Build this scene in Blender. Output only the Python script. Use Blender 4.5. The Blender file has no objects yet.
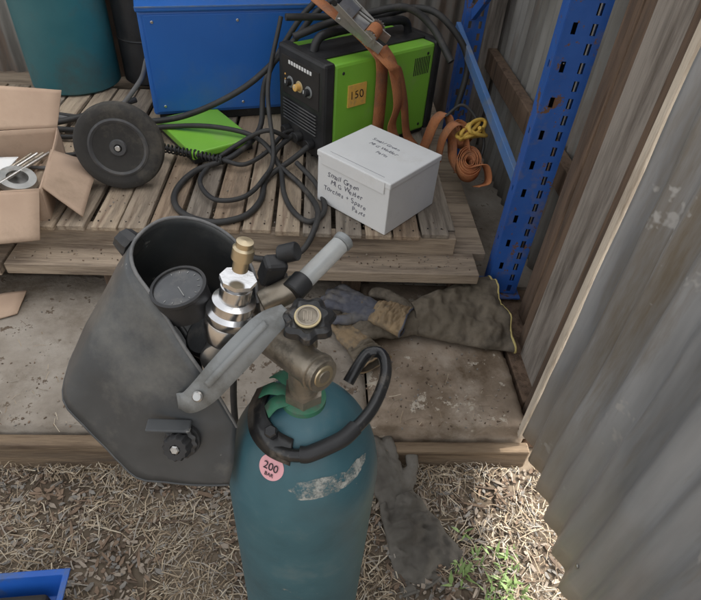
import bpy, bmesh, math, random
from mathutils import Vector, Matrix, noise
random.seed(7)
D=bpy.data; COL=bpy.context.scene.collection
V=Vector
# ---------------------------------------------------------------- materials
def M(name, cols, scale=6, rough=.7, metal=0, bump=.25, bscale=70, stretch=(1,1,1), lo=.3, hi=.7,
      dirt=None, dscale=3, dlo=.5, dhi=.65, rvar=.12, detail=4, trans=0, alpha=1, spec=.5, speck=None, mask=None, low_tint=None):
    m=D.materials.new(name); m.use_nodes=True; nt=m.node_tree; N=nt.nodes; L=nt.links
    b=N['Principled BSDF']; tc=N.new('ShaderNodeTexCoord'); mp=N.new('ShaderNodeMapping')
    mp.inputs['Scale'].default_value=stretch; L.new(tc.outputs['Object'],mp.inputs[0])
    n=N.new('ShaderNodeTexNoise'); n.inputs['Scale'].default_value=scale; n.inputs['Detail'].default_value=detail
    n.inputs['Roughness'].default_value=.62; L.new(mp.outputs[0],n.inputs[0])
    r=N.new('ShaderNodeValToRGB'); L.new(n.outputs[0],r.inputs[0])
    el=r.color_ramp.elements; k=len(cols)
    for i,c in enumerate(cols):
        pos=lo+(hi-lo)*i/max(1,k-1)
        if i<2: e=el[i]; e.position=pos
        else: e=el.new(pos)
        e.color=(*c,1)
    if k==1: el[1].color=(*cols[0],1)
    out=r.outputs[0]
    if dirt is not None:
        n2=N.new('ShaderNodeTexNoise'); n2.inputs['Scale'].default_value=dscale; n2.inputs['Detail'].default_value=7
        n2.inputs['Roughness'].default_value=.7
        L.new(mp.outputs[0],n2.inputs[0]); r2=N.new('ShaderNodeValToRGB'); L.new(n2.outputs[0],r2.inputs[0])
        r2.color_ramp.elements[0].position=dlo; r2.color_ramp.elements[1].position=dhi
        mx=N.new('ShaderNodeMix'); mx.data_type='RGBA'; L.new(r2.outputs[0],mx.inputs[0]); L.new(out,mx.inputs[6]); mx.inputs[7].default_value=(*dirt,1)
        out=mx.outputs[2]
    if speck is not None:
        n3=N.new('ShaderNodeTexNoise'); n3.inputs['Scale'].default_value=speck[1]; n3.inputs['Detail'].default_value=5; n3.inputs['Roughness'].default_value=.75
        L.new(tc.outputs['Object'],n3.inputs[0]); r3=N.new('ShaderNodeValToRGB'); L.new(n3.outputs[0],r3.inputs[0])
        r3.color_ramp.elements[0].position=speck[2]; r3.color_ramp.elements[1].position=speck[2]+.03
        mx=N.new('ShaderNodeMix'); mx.data_type='RGBA'; L.new(r3.outputs[0],mx.inputs[0]); L.new(out,mx.inputs[6]); mx.inputs[7].default_value=(*speck[0],1)
        out=mx.outputs[2]
    if low_tint is not None:   # second colour mixed in towards the bottom of an upright surface, edge broken by noise
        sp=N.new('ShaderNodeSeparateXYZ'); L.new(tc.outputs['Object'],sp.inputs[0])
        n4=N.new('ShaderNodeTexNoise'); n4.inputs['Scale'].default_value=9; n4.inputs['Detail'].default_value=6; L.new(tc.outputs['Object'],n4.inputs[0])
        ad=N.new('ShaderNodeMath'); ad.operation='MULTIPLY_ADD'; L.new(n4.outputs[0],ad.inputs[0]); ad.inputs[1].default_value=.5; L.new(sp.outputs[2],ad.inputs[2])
        m4=N.new('ShaderNodeMapRange'); m4.inputs[1].default_value=low_tint[1]; m4.inputs[2].default_value=low_tint[2]; m4.inputs[3].default_value=.8; m4.inputs[4].default_value=0; L.new(ad.outputs[0],m4.inputs[0])
        mx=N.new('ShaderNodeMix'); mx.data_type='RGBA'; L.new(m4.outputs[0],mx.inputs[0]); L.new(out,mx.inputs[6]); mx.inputs[7].default_value=(*low_tint[0],1)
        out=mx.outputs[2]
    L.new(out,b.inputs['Base Color'])
    b.inputs['Metallic'].default_value=metal
    mr=N.new('ShaderNodeMapRange'); mr.inputs[3].default_value=max(.03,rough-rvar); mr.inputs[4].default_value=min(1,rough+rvar)
    L.new(n.outputs[0],mr.inputs[0]); L.new(mr.outputs[0],b.inputs['Roughness'])
    if bump:
        nb=N.new('ShaderNodeTexNoise'); nb.inputs['Scale'].default_value=bscale; nb.inputs['Detail'].default_value=3; L.new(mp.outputs[0],nb.inputs[0])
        bp=N.new('ShaderNodeBump'); bp.inputs['Strength'].default_value=bump; bp.inputs['Distance'].default_value=.004
        L.new(nb.outputs[0],bp.inputs['Height']); L.new(bp.outputs[0],b.inputs['Normal'])
    b.inputs['Transmission Weight'].default_value=trans
    b.inputs['Specular IOR Level'].default_value=spec
    b.inputs['Alpha'].default_value=alpha
    if mask is not None:
        nm=N.new('ShaderNodeTexNoise'); nm.inputs['Scale'].default_value=mask[0]; nm.inputs['Detail'].default_value=8; nm.inputs['Roughness'].default_value=.75; L.new(tc.outputs['Object'],nm.inputs[0])
        rm=N.new('ShaderNodeMapRange'); rm.inputs[1].default_value=mask[1]; rm.inputs[2].default_value=mask[2]; L.new(nm.outputs[0],rm.inputs[0]); L.new(rm.outputs[0],b.inputs['Alpha'])
    return m
m_soil=M('soil',[(.06,.045,.032),(.14,.11,.08),(.24,.19,.14)],5,.95,bump=1,bscale=45,spec=.1)
m_straws=[M('straw%d'%i,[c,tuple(x*.7 for x in c)],20,.8,bump=0,spec=.2) for i,c in enumerate([(.47,.38,.27),(.34,.26,.175),(.57,.49,.37),(.2,.15,.105),(.37,.33,.28)])]
m_chips=[M('chip%d'%i,[c,tuple(x*.6 for x in c)],30,.9,bump=.3,spec=.2) for i,c in enumerate([(.24,.17,.12),(.13,.095,.07),(.36,.3,.24),(.25,.23,.205)])]
m_weed=M('weed_leaf',[(.12,.2,.05),(.2,.28,.09)],20,.6,bump=.1)
m_conc=M('concrete',[(.15,.125,.1),(.27,.235,.195),(.36,.325,.28)],3.5,.92,bump=.8,bscale=60,dirt=(.13,.1,.07),dscale=2.6,dlo=.48,dhi=.68,spec=.2,speck=((.12,.09,.065),14,.6))
m_conc2=M('concrete_rough',[(.17,.13,.095),(.28,.22,.165),(.38,.325,.265)],5,.95,bump=1,bscale=35,dirt=(.12,.085,.055),dscale=4,dlo=.46,dhi=.66,spec=.2,speck=((.42,.37,.3),9,.6))
def wood(name,a,b,st,dirt=(.08,.062,.05)): return M(name,[a,b,tuple(x*1.15 for x in b)],4,.85,bump=.8,bscale=22,stretch=st,dirt=dirt,dscale=1.6,dlo=.5,dhi=.75,spec=.25)
m_pw=[wood('pallet_wood%d'%i,a,b,(9,.9,9)) for i,(a,b) in enumerate([((.17,.125,.09),(.34,.275,.205)),((.22,.155,.11),(.41,.325,.235)),((.12,.1,.08),(.27,.23,.185)),((.18,.125,.085),(.33,.245,.17))])]
m_px=wood('plank_wood',(.16,.12,.09),(.34,.27,.2),(.9,9,9))
m_pxd=wood('sill_wood',(.09,.06,.04),(.2,.145,.095),(.9,9,9))
m_jw=wood('jamb_wood',(.07,.045,.03),(.17,.115,.08),(9,9,.8))
m_jg=wood('grey_board',(.15,.13,.11),(.3,.265,.23),(9,9,.8))
m_light=wood('pale_timber',(.36,.29,.22),(.6,.52,.42),(9,9,1.2),dirt=(.2,.14,.09))
m_galv=M('galvanised',[(.2,.205,.21),(.34,.345,.35),(.45,.455,.46)],3.2,.5,metal=.3,bump=.2,bscale=30,stretch=(3,3,.35),dirt=(.22,.185,.14),dscale=2.2,dlo=.5,dhi=.68,low_tint=((.34,.3,.25),.35,.85),speck=((.5,.49,.47),3.5,.62))
m_galvd=M('old_iron',[(.11,.1,.09),(.22,.21,.19),(.32,.31,.29)],3,.7,metal=.1,bump=.3,stretch=(2,2,.4),dirt=(.18,.11,.07),dscale=2,dlo=.5,dhi=.7)
m_teal=M('teal_paint',[(.032,.085,.105),(.046,.125,.153),(.06,.15,.178)],6,.42,bump=.2,bscale=34,dirt=(.12,.17,.18),dscale=6,dlo=.54,dhi=.76,speck=((.24,.25,.23),20,.67))
m_teal2=M('teal_paint_b',[(.02,.11,.13),(.035,.145,.165)],3,.45,bump=.1,dirt=(.05,.1,.105),dscale=3)
m_worn=M('worn_paint',[(.2,.24,.23),(.36,.37,.34),(.5,.5,.46)],45,.6,bump=.3,mask=(42,.42,.56))
m_helm=M('helmet_plastic',[(.035,.037,.038),(.052,.055,.057),(.075,.078,.08)],6,.42,bump=.35,bscale=25,dirt=(.15,.145,.13),dscale=8,dlo=.52,dhi=.8,speck=((.2,.195,.18),26,.66))
m_helmr=M('helmet_rim',[(.09,.09,.09),(.2,.195,.19)],30,.5,bump=.2)
m_blk=M('black_plastic',[(.012,.012,.013),(.028,.028,.029)],12,.5,bump=.15,dirt=(.07,.065,.06),dscale=9,dlo=.58,dhi=.8)
m_blks=M('black_paint',[(.01,.01,.011),(.02,.02,.02)],9,.28,bump=.15,dirt=(.12,.1,.08),dscale=24,dlo=.56,dhi=.7)
m_rub=M('rubber',[(.02,.019,.018),(.045,.042,.038)],8,.85,bump=.4,dirt=(.13,.115,.09),dscale=6,dlo=.5,dhi=.8)
m_rim=M('wheel_rim',[(.04,.04,.042),(.075,.075,.077)],8,.55,bump=.2,dirt=(.15,.135,.11),dscale=8,dlo=.5,dhi=.8)
m_cab=M('cable_rubber',[(.02,.02,.021),(.045,.043,.04)],9,.6,bump=.1,dirt=(.12,.1,.08),dscale=12,dlo=.55,dhi=.8)
m_gcab=M('cable_grey',[(.1,.1,.1),(.16,.155,.15)],9,.7,bump=.1)
m_chr=M('chrome',[(.6,.6,.6),(.76,.76,.77)],10,.22,metal=1,bump=.08,rvar=.08,dirt=(.34,.32,.28),dscale=30,dlo=.55,dhi=.8)
m_brass=M('brass',[(.5,.41,.27),(.64,.54,.37)],20,.36,metal=.9,bump=.1,dirt=(.25,.19,.12),dscale=20,dlo=.6,dhi=.8)
m_brz=M('dull_brass',[(.25,.215,.165),(.38,.33,.265)],20,.42,metal=.7,bump=.2,dirt=(.17,.15,.12),dscale=25)
m_gold=M('gold_label',[(.6,.5,.3),(.5,.4,.22)],30,.5,metal=.2,bump=.1)
m_grn=M('green_collar',[(.03,.14,.08),(.06,.23,.13)],10,.7,bump=.3,dirt=(.1,.13,.1),dscale=20)
m_lime=M('lime_paint',[(.2,.48,.045),(.24,.55,.06)],3,.4,bump=.04,dirt=(.32,.4,.18),dscale=4,dlo=.56,dhi=.85)
m_blue=M('blue_paint',[(.018,.115,.42),(.024,.14,.5)],2,.42,bump=.04,dirt=(.08,.16,.36),dscale=3,dlo=.5,dhi=.85,speck=((.1,.12,.18),9,.7))
m_rack=M('rack_blue',[(.018,.085,.34),(.03,.12,.43)],5,.5,bump=.15,dirt=(.14,.14,.19),dscale=7,dlo=.52,dhi=.68,speck=((.15,.08,.045),12,.58))
m_rackl=M('rack_blue_light',[(.06,.15,.36),(.1,.2,.41)],5,.5,bump=.15,dirt=(.18,.2,.23),dscale=7,dlo=.48,dhi=.65)
m_grey=M('grey_plastic',[(.2,.21,.21),(.28,.29,.29)],9,.42,bump=.1,dirt=(.12,.12,.11),dscale=14,dlo=.5,dhi=.7)
m_white=M('white_card',[(.68,.68,.67),(.76,.76,.75)],4,.8,bump=.05,dirt=(.58,.55,.5),dscale=5,dlo=.56,dhi=.9)
m_card=M('cardboard',[(.38,.265,.19),(.48,.35,.255)],4,.9,bump=.12,dirt=(.28,.2,.14),dscale=4,dlo=.53,dhi=.8)
m_ink=M('ink',[(.01,.01,.015),(.02,.02,.03)],5,.6,bump=0)
m_pen=M('pen_ink',[(.07,.07,.1),(.13,.13,.17)],60,.7,bump=0)
m_or=M('orange_web',[(.38,.135,.055),(.52,.21,.085)],14,.85,bump=.7,bscale=130,dirt=(.22,.13,.085),dscale=9,dlo=.48,dhi=.72)
m_stick=M('orange_sticker',[(.75,.42,.08),(.8,.47,.1)],4,.6,bump=0,dirt=(.55,.35,.12),dscale=30)
m_yel=M('yellow_rope',[(.55,.34,.05),(.65,.44,.1)],30,.7,bump=.6,bscale=160)
m_yel2=M('yellow_trim',[(.42,.34,.12),(.55,.45,.19)],20,.8,bump=.4)
m_leath=M('leather_grey',[(.085,.07,.05),(.145,.12,.09),(.21,.175,.135)],7,.9,bump=.8,bscale=55,dirt=(.055,.047,.038),dscale=8,dlo=.48,dhi=.7,spec=.2)
m_leato=M('leather_tan',[(.18,.125,.07),(.3,.21,.115)],9,.85,bump=.7,bscale=55,dirt=(.09,.077,.06),dscale=12,dlo=.45,dhi=.64)
m_leatb=M('leather_navy',[(.05,.053,.07),(.09,.092,.11)],9,.85,bump=.7,bscale=55,dirt=(.13,.12,.11),dscale=12,dlo=.48,dhi=.68)
m_leath2=M('leather_dark',[(.065,.058,.05),(.115,.105,.09),(.17,.155,.135)],7,.9,bump=.8,bscale=55,spec=.2)
m_pink=M('pink_sticker',[(.74,.36,.4),(.8,.43,.46)],20,.5,bump=.05)
m_steel=M('steel',[(.42,.42,.41),(.57,.56,.54)],12,.33,metal=.9,bump=.1,dirt=(.22,.17,.12),dscale=14,dlo=.55,dhi=.75)
m_tarp=M('blue_tub',[(.01,.08,.36),(.02,.11,.45)],5,.4,bump=.1,dirt=(.06,.1,.2),dscale=10)
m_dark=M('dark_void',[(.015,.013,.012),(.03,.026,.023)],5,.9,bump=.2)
m_clear=M('clear_plastic',[(.5,.51,.5),(.64,.65,.63)],25,.22,bump=0,alpha=.6)
m_dial=M('dial_face',[(.05,.052,.055),(.09,.092,.095)],20,.15,bump=0,dirt=(.16,.15,.135),dscale=35,dlo=.5,dhi=.75)
m_tick=M('dial_marks',[(.22,.22,.21),(.3,.3,.29)],20,.6,bump=0)
m_knob=M('knob_orange',[(.75,.4,.1),(.8,.5,.15)],10,.4,bump=0)
# ---------------------------------------------------------------- helpers
def link(o,parent=None):
    COL.objects.link(o)
    if parent is not None: o.parent=parent
    return o
def empty(name,loc=(0,0,0),rz=0):
    e=D.objects.new(name,None); e.empty_display_size=.05; e.location=loc; e.rotation_euler=(0,0,rz); COL.objects.link(e); return e
def obj(name,verts,faces,mat,parent=None,smooth=False,mats=None,idx=None):
    me=D.meshes.new(name); me.from_pydata([tuple(v) for v in verts],[],faces)
    for m in (mats or [mat]): me.materials.append(m)
    if idx: me.polygons.foreach_set('material_index',idx)
    if smooth: me.polygons.foreach_set('use_smooth',[True]*len(faces))
    me.update(); return link(D.objects.new(name,me),parent)
def mod(o,t,**k):
    m=o.modifiers.new(t,t)
    for a,b in k.items(): setattr(m,a,b)
    return m
def box(name,lo,hi,mat,parent=None,bev=.003,rot=None,seg=2):
    x0,y0,z0=lo;x1,y1,z1=hi; c=V(((x0+x1)/2,(y0+y1)/2,(z0+z1)/2)); a,b,d=(x1-x0)/2,(y1-y0)/2,(z1-z0)/2
    vs=[(-a,-b,-d),(a,-b,-d),(a,b,-d),(-a,b,-d),(-a,-b,d),(a,-b,d),(a,b,d),(-a,b,d)]
    o=obj(name,vs,[(0,3,2,1),(4,5,6,7),(0,1,5,4),(1,2,6,5),(2,3,7,6),(3,0,4,7)],mat,parent)
    o.location=c
    if rot: o.rotation_euler=rot
    if bev: mod(o,'BEVEL',width=bev,segments=seg,limit_method='ANGLE')
    return o
def frame(d):
    d=V(d).normalized(); u=V((0,0,1)) if abs(d.z)<.9 else V((1,0,0)); x=u.cross(d).normalized(); y=d.cross(x); return x,y,d
def lathe(name,prof,org,axis,mat,parent=None,seg=40,smooth=True,lobes=0,lobe_amp=0):
    x,y,d=frame(axis); org=V(org); vs=[];fs=[]
    for (r,h) in prof:
        for i in range(seg):
            a=2*math.pi*i/seg; rr=r*(1+lobe_amp*math.cos(lobes*a)) if lobes else r
            vs.append(org+x*rr*math.cos(a)+y*rr*math.sin(a)+d*h)
    for j in range(len(prof)-1):
        for i in range(seg): fs.append((j*seg+i,j*seg+(i+1)%seg,(j+1)*seg+(i+1)%seg,(j+1)*seg+i))
    if prof[0][0]>1e-6: fs.append(tuple(range(seg))[::-1])
    if prof[-1][0]>1e-6: fs.append(tuple((len(prof)-1)*seg+i for i in range(seg)))
    o=obj(name,vs,fs,mat,parent,smooth)
    if smooth:
        try: o.data.set_sharp_from_angle(angle=math.radians(35))
        except Exception: pass
    return o
def cyl(name,p0,p1,r,mat,parent=None,r1=None,seg=28,bev=.0015):
    p0=V(p0);p1=V(p1);h=(p1-p0).length; r1=r if r1 is None else r1; b=min(bev,r*.4,h*.4)
    return lathe(name,[(0,0),(r-b,0),(r,b),(r1,h-b),(r1-b,h),(0,h)],p0,p1-p0,mat,parent,seg)
def cr(P,n=8):
    P=[V(p) for p in P]; Q=[P[0]*2-P[1]]+P+[P[-1]*2-P[-2]]; out=[]
    for i in range(1,len(Q)-2):
        for k in range(n):
            t=k/n; a,b,c,d=Q[i-1],Q[i],Q[i+1],Q[i+2]
            out.append(.5*((2*b)+(c-a)*t+(2*a-5*b+4*c-d)*t*t+(3*b-a-3*c+d)*t**3))
    out.append(P[-1]); return out
def tube(name,P,r,mat,parent=None,n=8,cyc=False,smooth=True):
    pts=cr(P,n) if smooth else [V(p) for p in P]
    cu=D.curves.new(name,'CURVE'); cu.dimensions='3D'; cu.bevel_depth=r; cu.bevel_resolution=3; cu.use_fill_caps=True
    s=cu.splines.new('POLY'); s.points.add(len(pts)-1)
    for p,q in zip(s.points,pts): p.co=(*q,1)
    s.use_cyclic_u=cyc; s.use_smooth=True
    cu.materials.append(mat); return link(D.objects.new(name,cu),parent)
def ribbon(name,P,side,w,mat,parent=None,th=.002,n=8):
    pts=cr(P,n); vs=[];fs=[]
    sides=side if isinstance(side,list) else [side]*len(P)
    ss=cr(sides,n); ww=w if isinstance(w,list) else [w]*len(P); wl=cr([(q,0,0) for q in ww],n)
    for p,s,q in zip(pts,ss,wl):
        s=s.normalized()*q.x/2; vs+= [p-s,p,p+s]
    for i in range(len(pts)-1):
        for k in range(2): fs.append((i*3+k,i*3+k+1,i*3+k+4,i*3+k+3))
    o=obj(name,vs,fs,mat,parent,True); mod(o,'SOLIDIFY',thickness=th,offset=0); return o
def text(name,s,size,mat,parent,loc,cols,ext=.0002,align='LEFT',shear=0,rot=0):
    cu=D.curves.new(name,'FONT'); cu.body=s; cu.size=size; cu.extrude=ext; cu.align_x=align; cu.shear=shear
    cu.materials.append(mat); o=link(D.objects.new(name,cu),parent)
    m=Matrix((cols[0],cols[1],cols[2])).transposed().to_4x4(); m.translation=V(loc); o.matrix_local=m@Matrix.Rotation(rot,4,'Z'); return o
def scrawl(name,s,size,mat,parent,loc,cols):
    x=0; X_,Y_=V(cols[0]),V(cols[1])
    for i,ch in enumerate(s):
        adv={'i':.3,'l':.3,'r':.42,'t':.4,' ':.4,'M':.85,'W':.95,'m':.85,'G':.72,'s':.5}.get(ch,.58)
        if ch!=' ':
            sz=size*random.uniform(.88,1.14)
            text('%s_%d'%(name,i),ch,sz,mat,parent,V(loc)+X_*x+Y_*random.uniform(-.07,.07)*size,cols,ext=.0001,shear=random.uniform(-.1,.35),rot=random.uniform(-.14,.14))
        x+=adv*size*.95
# ---------------------------------------------------------------- camera
s,c=math.sin(math.radians(42.1)),math.cos(math.radians(42.1)); yw=math.radians(5)
Fh=V((math.sin(yw),math.cos(yw),0)); R0=V((math.cos(yw),-math.sin(yw),0)); Zv=V((0,0,1))
F=Fh*c-Zv*s; U0=Fh*s+Zv*c; r=math.radians(4.6)
R=R0*math.cos(r)+U0*math.sin(r); U=-R0*math.sin(r)+U0*math.cos(r)
cam=D.cameras.new('camera'); cam.sensor_width=36; cam.lens=36*560/701; cam.clip_start=.02; cam.clip_end=500
co=link(D.objects.new('camera',cam)); mt=Matrix((R,U,-F)).transposed().to_4x4(); mt.translation=V((0,0,1.5)); co.matrix_world=mt
bpy.context.scene.camera=co
# ---------------------------------------------------------------- light
EL=math.radians(42)
sunv=V((math.cos(EL)*.985,math.cos(EL)*.17,math.sin(EL))).normalized()
sl=D.lights.new('sun','SUN'); sl.energy=5; sl.angle=math.radians(.5); sl.color=(1,.95,.86)
so=link(D.objects.new('sun',sl)); so.rotation_euler=sunv.to_track_quat('Z','Y').to_euler()
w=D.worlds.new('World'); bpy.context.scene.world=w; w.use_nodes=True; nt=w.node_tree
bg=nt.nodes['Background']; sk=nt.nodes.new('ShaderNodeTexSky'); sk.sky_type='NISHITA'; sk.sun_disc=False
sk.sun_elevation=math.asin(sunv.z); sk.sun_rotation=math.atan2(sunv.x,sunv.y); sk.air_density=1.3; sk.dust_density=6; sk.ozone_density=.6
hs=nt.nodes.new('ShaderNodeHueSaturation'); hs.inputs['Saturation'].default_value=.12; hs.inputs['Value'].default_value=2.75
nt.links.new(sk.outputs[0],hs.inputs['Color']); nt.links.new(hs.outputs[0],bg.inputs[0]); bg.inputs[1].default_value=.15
vs_=bpy.context.scene.view_settings; vs_.view_transform='Standard'; vs_.look='None'; vs_.exposure=0
# ---------------------------------------------------------------- ground
def ground():
    vs=[];fs=[]
    xs=[-80,-20,-6,-3]+[-1.6+i*.02 for i in range(0,131)]+[3,6,20,80]; ys=[-80,-20,-6,-2]+[-.2+i*.02 for i in range(0,60)]+[1.5,4,20,80]
    for y in ys:
        for x in xs:
            z=0
            if -1.7<x<1.05 and -.3<y<1: z=noise.noise(V((x*7,y*7,0)))*.010+noise.noise(V((x*28,y*28,3)))*.006-.005
            vs.append((x,y,z))
    n=len(xs)
    for j in range(len(ys)-1):
        for i in range(n-1): fs.append((j*n+i,j*n+i+1,(j+1)*n+i+1,(j+1)*n+i))
    obj('ground',vs,fs,m_soil,smooth=True)
ground()
def litter(name,n,reg,mats,lmin,lmax,wmin,wmax,zf,chips=False,rnd=random):
    vs=[];fs=[];ix=[]
    for _ in range(n):
        x,y=reg(); z=zf(x,y); L=rnd.uniform(lmin,lmax)*(rnd.random()**.6*.8+.2); W=rnd.uniform(wmin,wmax); a=rnd.uniform(0,2*math.pi)
        d=V((math.cos(a),math.sin(a),rnd.uniform(-.12,.22))); sd=V((-math.sin(a),math.cos(a),rnd.uniform(-.4,.4))); p=V((x,y,z+rnd.uniform(.001,.012)))
        b=len(vs)
        if chips:
            for k in range(5):
                t=2*math.pi*k/5+rnd.uniform(-.4,.4); vs.append(p+d*math.cos(t)*L/2+sd*math.sin(t)*W/2)
            q=V((0,0,-.003))
            for k in range(5): vs.append(vs[b+k]+q)
            fs.append(tuple(range(b,b+5)))
            for k in range(5): fs.append((b+k,b+5+k,b+5+(k+1)%5,b+(k+1)%5))
            ix+= [rnd.randrange(len(mats))]*6
        else:
            bend=V((0,0,rnd.uniform(-.01,.014)))+sd*rnd.uniform(-.15,.15)*L
            P=[p-d*L/2,p+bend*.8,p+d*L/2]
            for q in P: vs+= [q-sd*W/2,q+sd*W/2]
            fs+= [(b,b+1,b+3,b+2),(b+2,b+3,b+5,b+4)]; ix+=[rnd.randrange(len(mats))]*2
    return obj(name,vs,fs,None,mats=mats,idx=ix)
def regG():
    while True:
        x=random.uniform(-1.35,.9); y=random.uniform(.2,.905)
        if noise.noise(V((x*5,y*5,9)))*1.7+random.random()>.42: return x,y
def regC():
    while True:
        x=random.uniform(-1.35,.9); y=random.uniform(.2,.905)
        if -noise.noise(V((x*5,y*5,9)))*1.2+random.random()>.4: return x,y
def lit_edge(): return random.uniform(-1,.62),.905-abs(random.gauss(0,.03))
zg=lambda x,y:noise.noise(V((x*7,y*7,0)))*.010-.005
litter('dry_straw',11000,regG,m_straws,.012,.09,.001,.0032,zg)
litter('wood_chips',7000,regC,m_chips,.006,.045,.004,.014,zg,True)
litter('wood_chips',190,regC,m_chips[:3],.06,.14,.006,.012,zg,True)
litter('dry_straw',900,lit_edge,m_straws,.012,.06,.001,.003,lambda x,y:random.uniform(0,.02))
litter('dry_straw',140,lambda:(random.uniform(-1,.62),min(1.45,.95+abs(random.gauss(0,.2)))),m_straws,.01,.06,.001,.002,lambda x,y:.135)
litter('wood_chips',800,lambda:(random.uniform(-1,.62),min(1.46,.95+abs(random.gauss(0,.25)))),m_chips,.002,.013,.002,.007,lambda x,y:.131,True)
litter('wood_chips',200,lambda:(random.uniform(-1,.55),random.uniform(1.5,1.57)),m_chips,.003,.012,.003,.007,lambda x,y:.286,True)
litter('wood_chips',240,lambda:(random.uniform(-.9,.45),random.uniform(1.6,2.1)),m_chips,.003,.010,.002,.006,lambda x,y:.378,True)
def weeds():
    vs=[];fs=[]
    for _ in range(52):
        cx=random.gauss(.46,.06); cy=random.gauss(.54,.07)
        if cx>.6 or cy>.9: continue
        for k in range(random.randint(3,8)):
            a=random.uniform(0,6.28); L=random.uniform(.012,.04); W=L*random.uniform(.1,.35); up=random.uniform(.3,1.3)
            d=V((math.cos(a),math.sin(a),up)).normalized(); sd=V((-math.sin(a),math.cos(a),0)); p=V((cx+random.gauss(0,.006),cy+random.gauss(0,.006),0)); b=len(vs)
            m=p+d*L*.5; e=p+d*L*.9+V((math.cos(a),math.sin(a),0))*L*.3
            vs+= [p-sd*W*.1,p+sd*W*.1,m-sd*W/2,m+sd*W/2,e]
            fs+= [(b,b+1,b+3,b+2),(b+2,b+3,b+4)]
    obj('weeds',vs,fs,m_weed)
weeds()
# ---------------------------------------------------------------- concrete step
st=empty('concrete_step')
def slab(name,x0,x1,y0,y1,z,mat,seed):
    nx=int((x1-x0)/.015);ny=int((y1-y0)/.015);vs=[];fs=[]
    for j in range(ny+1):
        for i in range(nx+1):
            x=x0+(x1-x0)*i/nx;y=y0+(y1-y0)*j/ny
            e=min(j,ny-j,i,nx-i); dz=noise.noise(V((x*9,y*9,seed)))*.004+noise.noise(V((x*40,y*40,seed)))*.0015
            if e==0: dz-=.006+abs(noise.noise(V((x*25,y*25,seed))))*.014; y+=noise.noise(V((x*18,seed,0)))*.008 if j==0 else 0
            vs.append((x,y,z+dz))
    n=nx+1
    for j in range(ny):
        for i in range(nx): fs.append((j*n+i,j*n+i+1,(j+1)*n+i+1,(j+1)*n+i))
    B=[j for j in range(n)]; b0=len(vs)
    for i in B: vs.append((vs[i][0],vs[i][1],-.05))
    for i in range(nx): fs.append((i,b0+i,b0+i+1,i+1))
    b1=len(vs)
    for j in range(ny+1): q=vs[j*n+nx]; vs.append((q[0],q[1],-.05))
    for j in range(ny): fs.append((j*n+nx,b1+j,b1+j+1,(j+1)*n+nx))
    return obj(name,vs,fs,mat,st,True)
slab('slab',-3.2,.165,.955,1.62,.138,m_conc,1)
slab('slab_rough',.172,.645,.962,1.62,.132,m_conc2,5)
box('under_fill',(-3.2,1.6,-.05),(1.0,3.2,.135),m_conc,st,0)
box('timber_sill',(-3.2,.905,-.03),(.16,.944,.108),m_pxd,st,.006)
box('timber_sill_low',(.165,.912,-.03),(.655,.948,.075),m_pxd,st,.006)
# ---------------------------------------------------------------- deck and pallet
dk=empty('timber_deck')
box('front_plank',(-1.02,1.475,.248),(.57,1.60,.290),m_px,dk,.004)
box('front_plank_far',(-2.9,1.46,.25),(-1.03,1.60,.288),m_px,dk,.004)
for i in range(9): box('floor_plank_%d'%i,(-2.9,1.605+i*.17,.25),(.62,1.77+i*.17,.287),m_px,dk,.003)
for x in (-2.4,-1.6,-.75,.1,.5): box('bearer_%d'%int(x*10+50),(x,1.56,.13),(x+.07,3.05,.248),m_jw,dk,.003)
pl=empty('wooden_pallet')
x=-2.3;i=0
while x<.50:
    ww=random.uniform(.082,.1); j=random.uniform(-.010,.010)
    if x+ww>.51: break
    box('board_%d'%i,(x,1.575+j,.362),(x+ww,2.72+j,.381+random.uniform(-.003,.002)),m_pw[random.randrange(4)],pl,.003,rot=(0,0,random.uniform(-.006,.006)))
    for yy in (1.608,2.12):
        for dx in (.25,.75): cyl('nail_%d_%d_%d'%(i,int(yy*10),int(dx*4)),(x+ww*dx,yy+j,.38),(x+ww*dx,yy+j,.3835),.003,m_dark,pl,seg=8)
    x+=ww+random.uniform(.006,.018); i+=1
for k,y in enumerate((1.585,2.1,2.6)): box('runner_%d'%k,(-2.3,y,.289),(.495,y+.045,.361),m_px,pl,.003)
box('side_runner',(.47,1.64,.289),(.50,2.7,.36),m_pw[2],pl,.002)
# ---------------------------------------------------------------- corrugated sheets
def corr(name,p0,p1,z0,z1,mat,parent,pitch=.076,amp=.009,th=.0012,seed=0,dent=.006):
    p0=V(p0);p1=V(p1);L=(p1-p0).length;d=(p1-p0)/L;nrm=V((d.y,-d.x,0)); n=int(L/pitch*12); m=34; vs=[];fs=[]
    for j in range(m+1):
        z=z0+(z1-z0)*j/m
        for i in range(n+1):
            t=L*i/n; cs=math.cos(2*math.pi*t/pitch); a=amp*(cs*.8+.2*cs*cs*cs)+noise.noise(V((t*3,z*3,seed)))*dent+noise.noise(V((t*11,z*9,seed)))*dent*.3
            q=p0+d*t+nrm*a; vs.append((q.x,q.y,z))
    for j in range(m):
        for i in range(n): fs.append((j*(n+1)+i,j*(n+1)+i+1,(j+1)*(n+1)+i+1,(j+1)*(n+1)+i))
    o=obj(name,vs,fs,mat,parent,True); mod(o,'SOLIDIFY',thickness=th,offset=0); return o
dr=empty('corrugated_door')
DH=V((.638,.955,0)); DE=V((.555,-.35,0)); dd=(DE-DH).normalized(); dn=V((dd.y,-dd.x,0))
corr('sheet',DH+dd*.02,DE,.13,2.4,m_galv,dr,pitch=.086,amp=.0125,seed=4,dent=.010)
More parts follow.
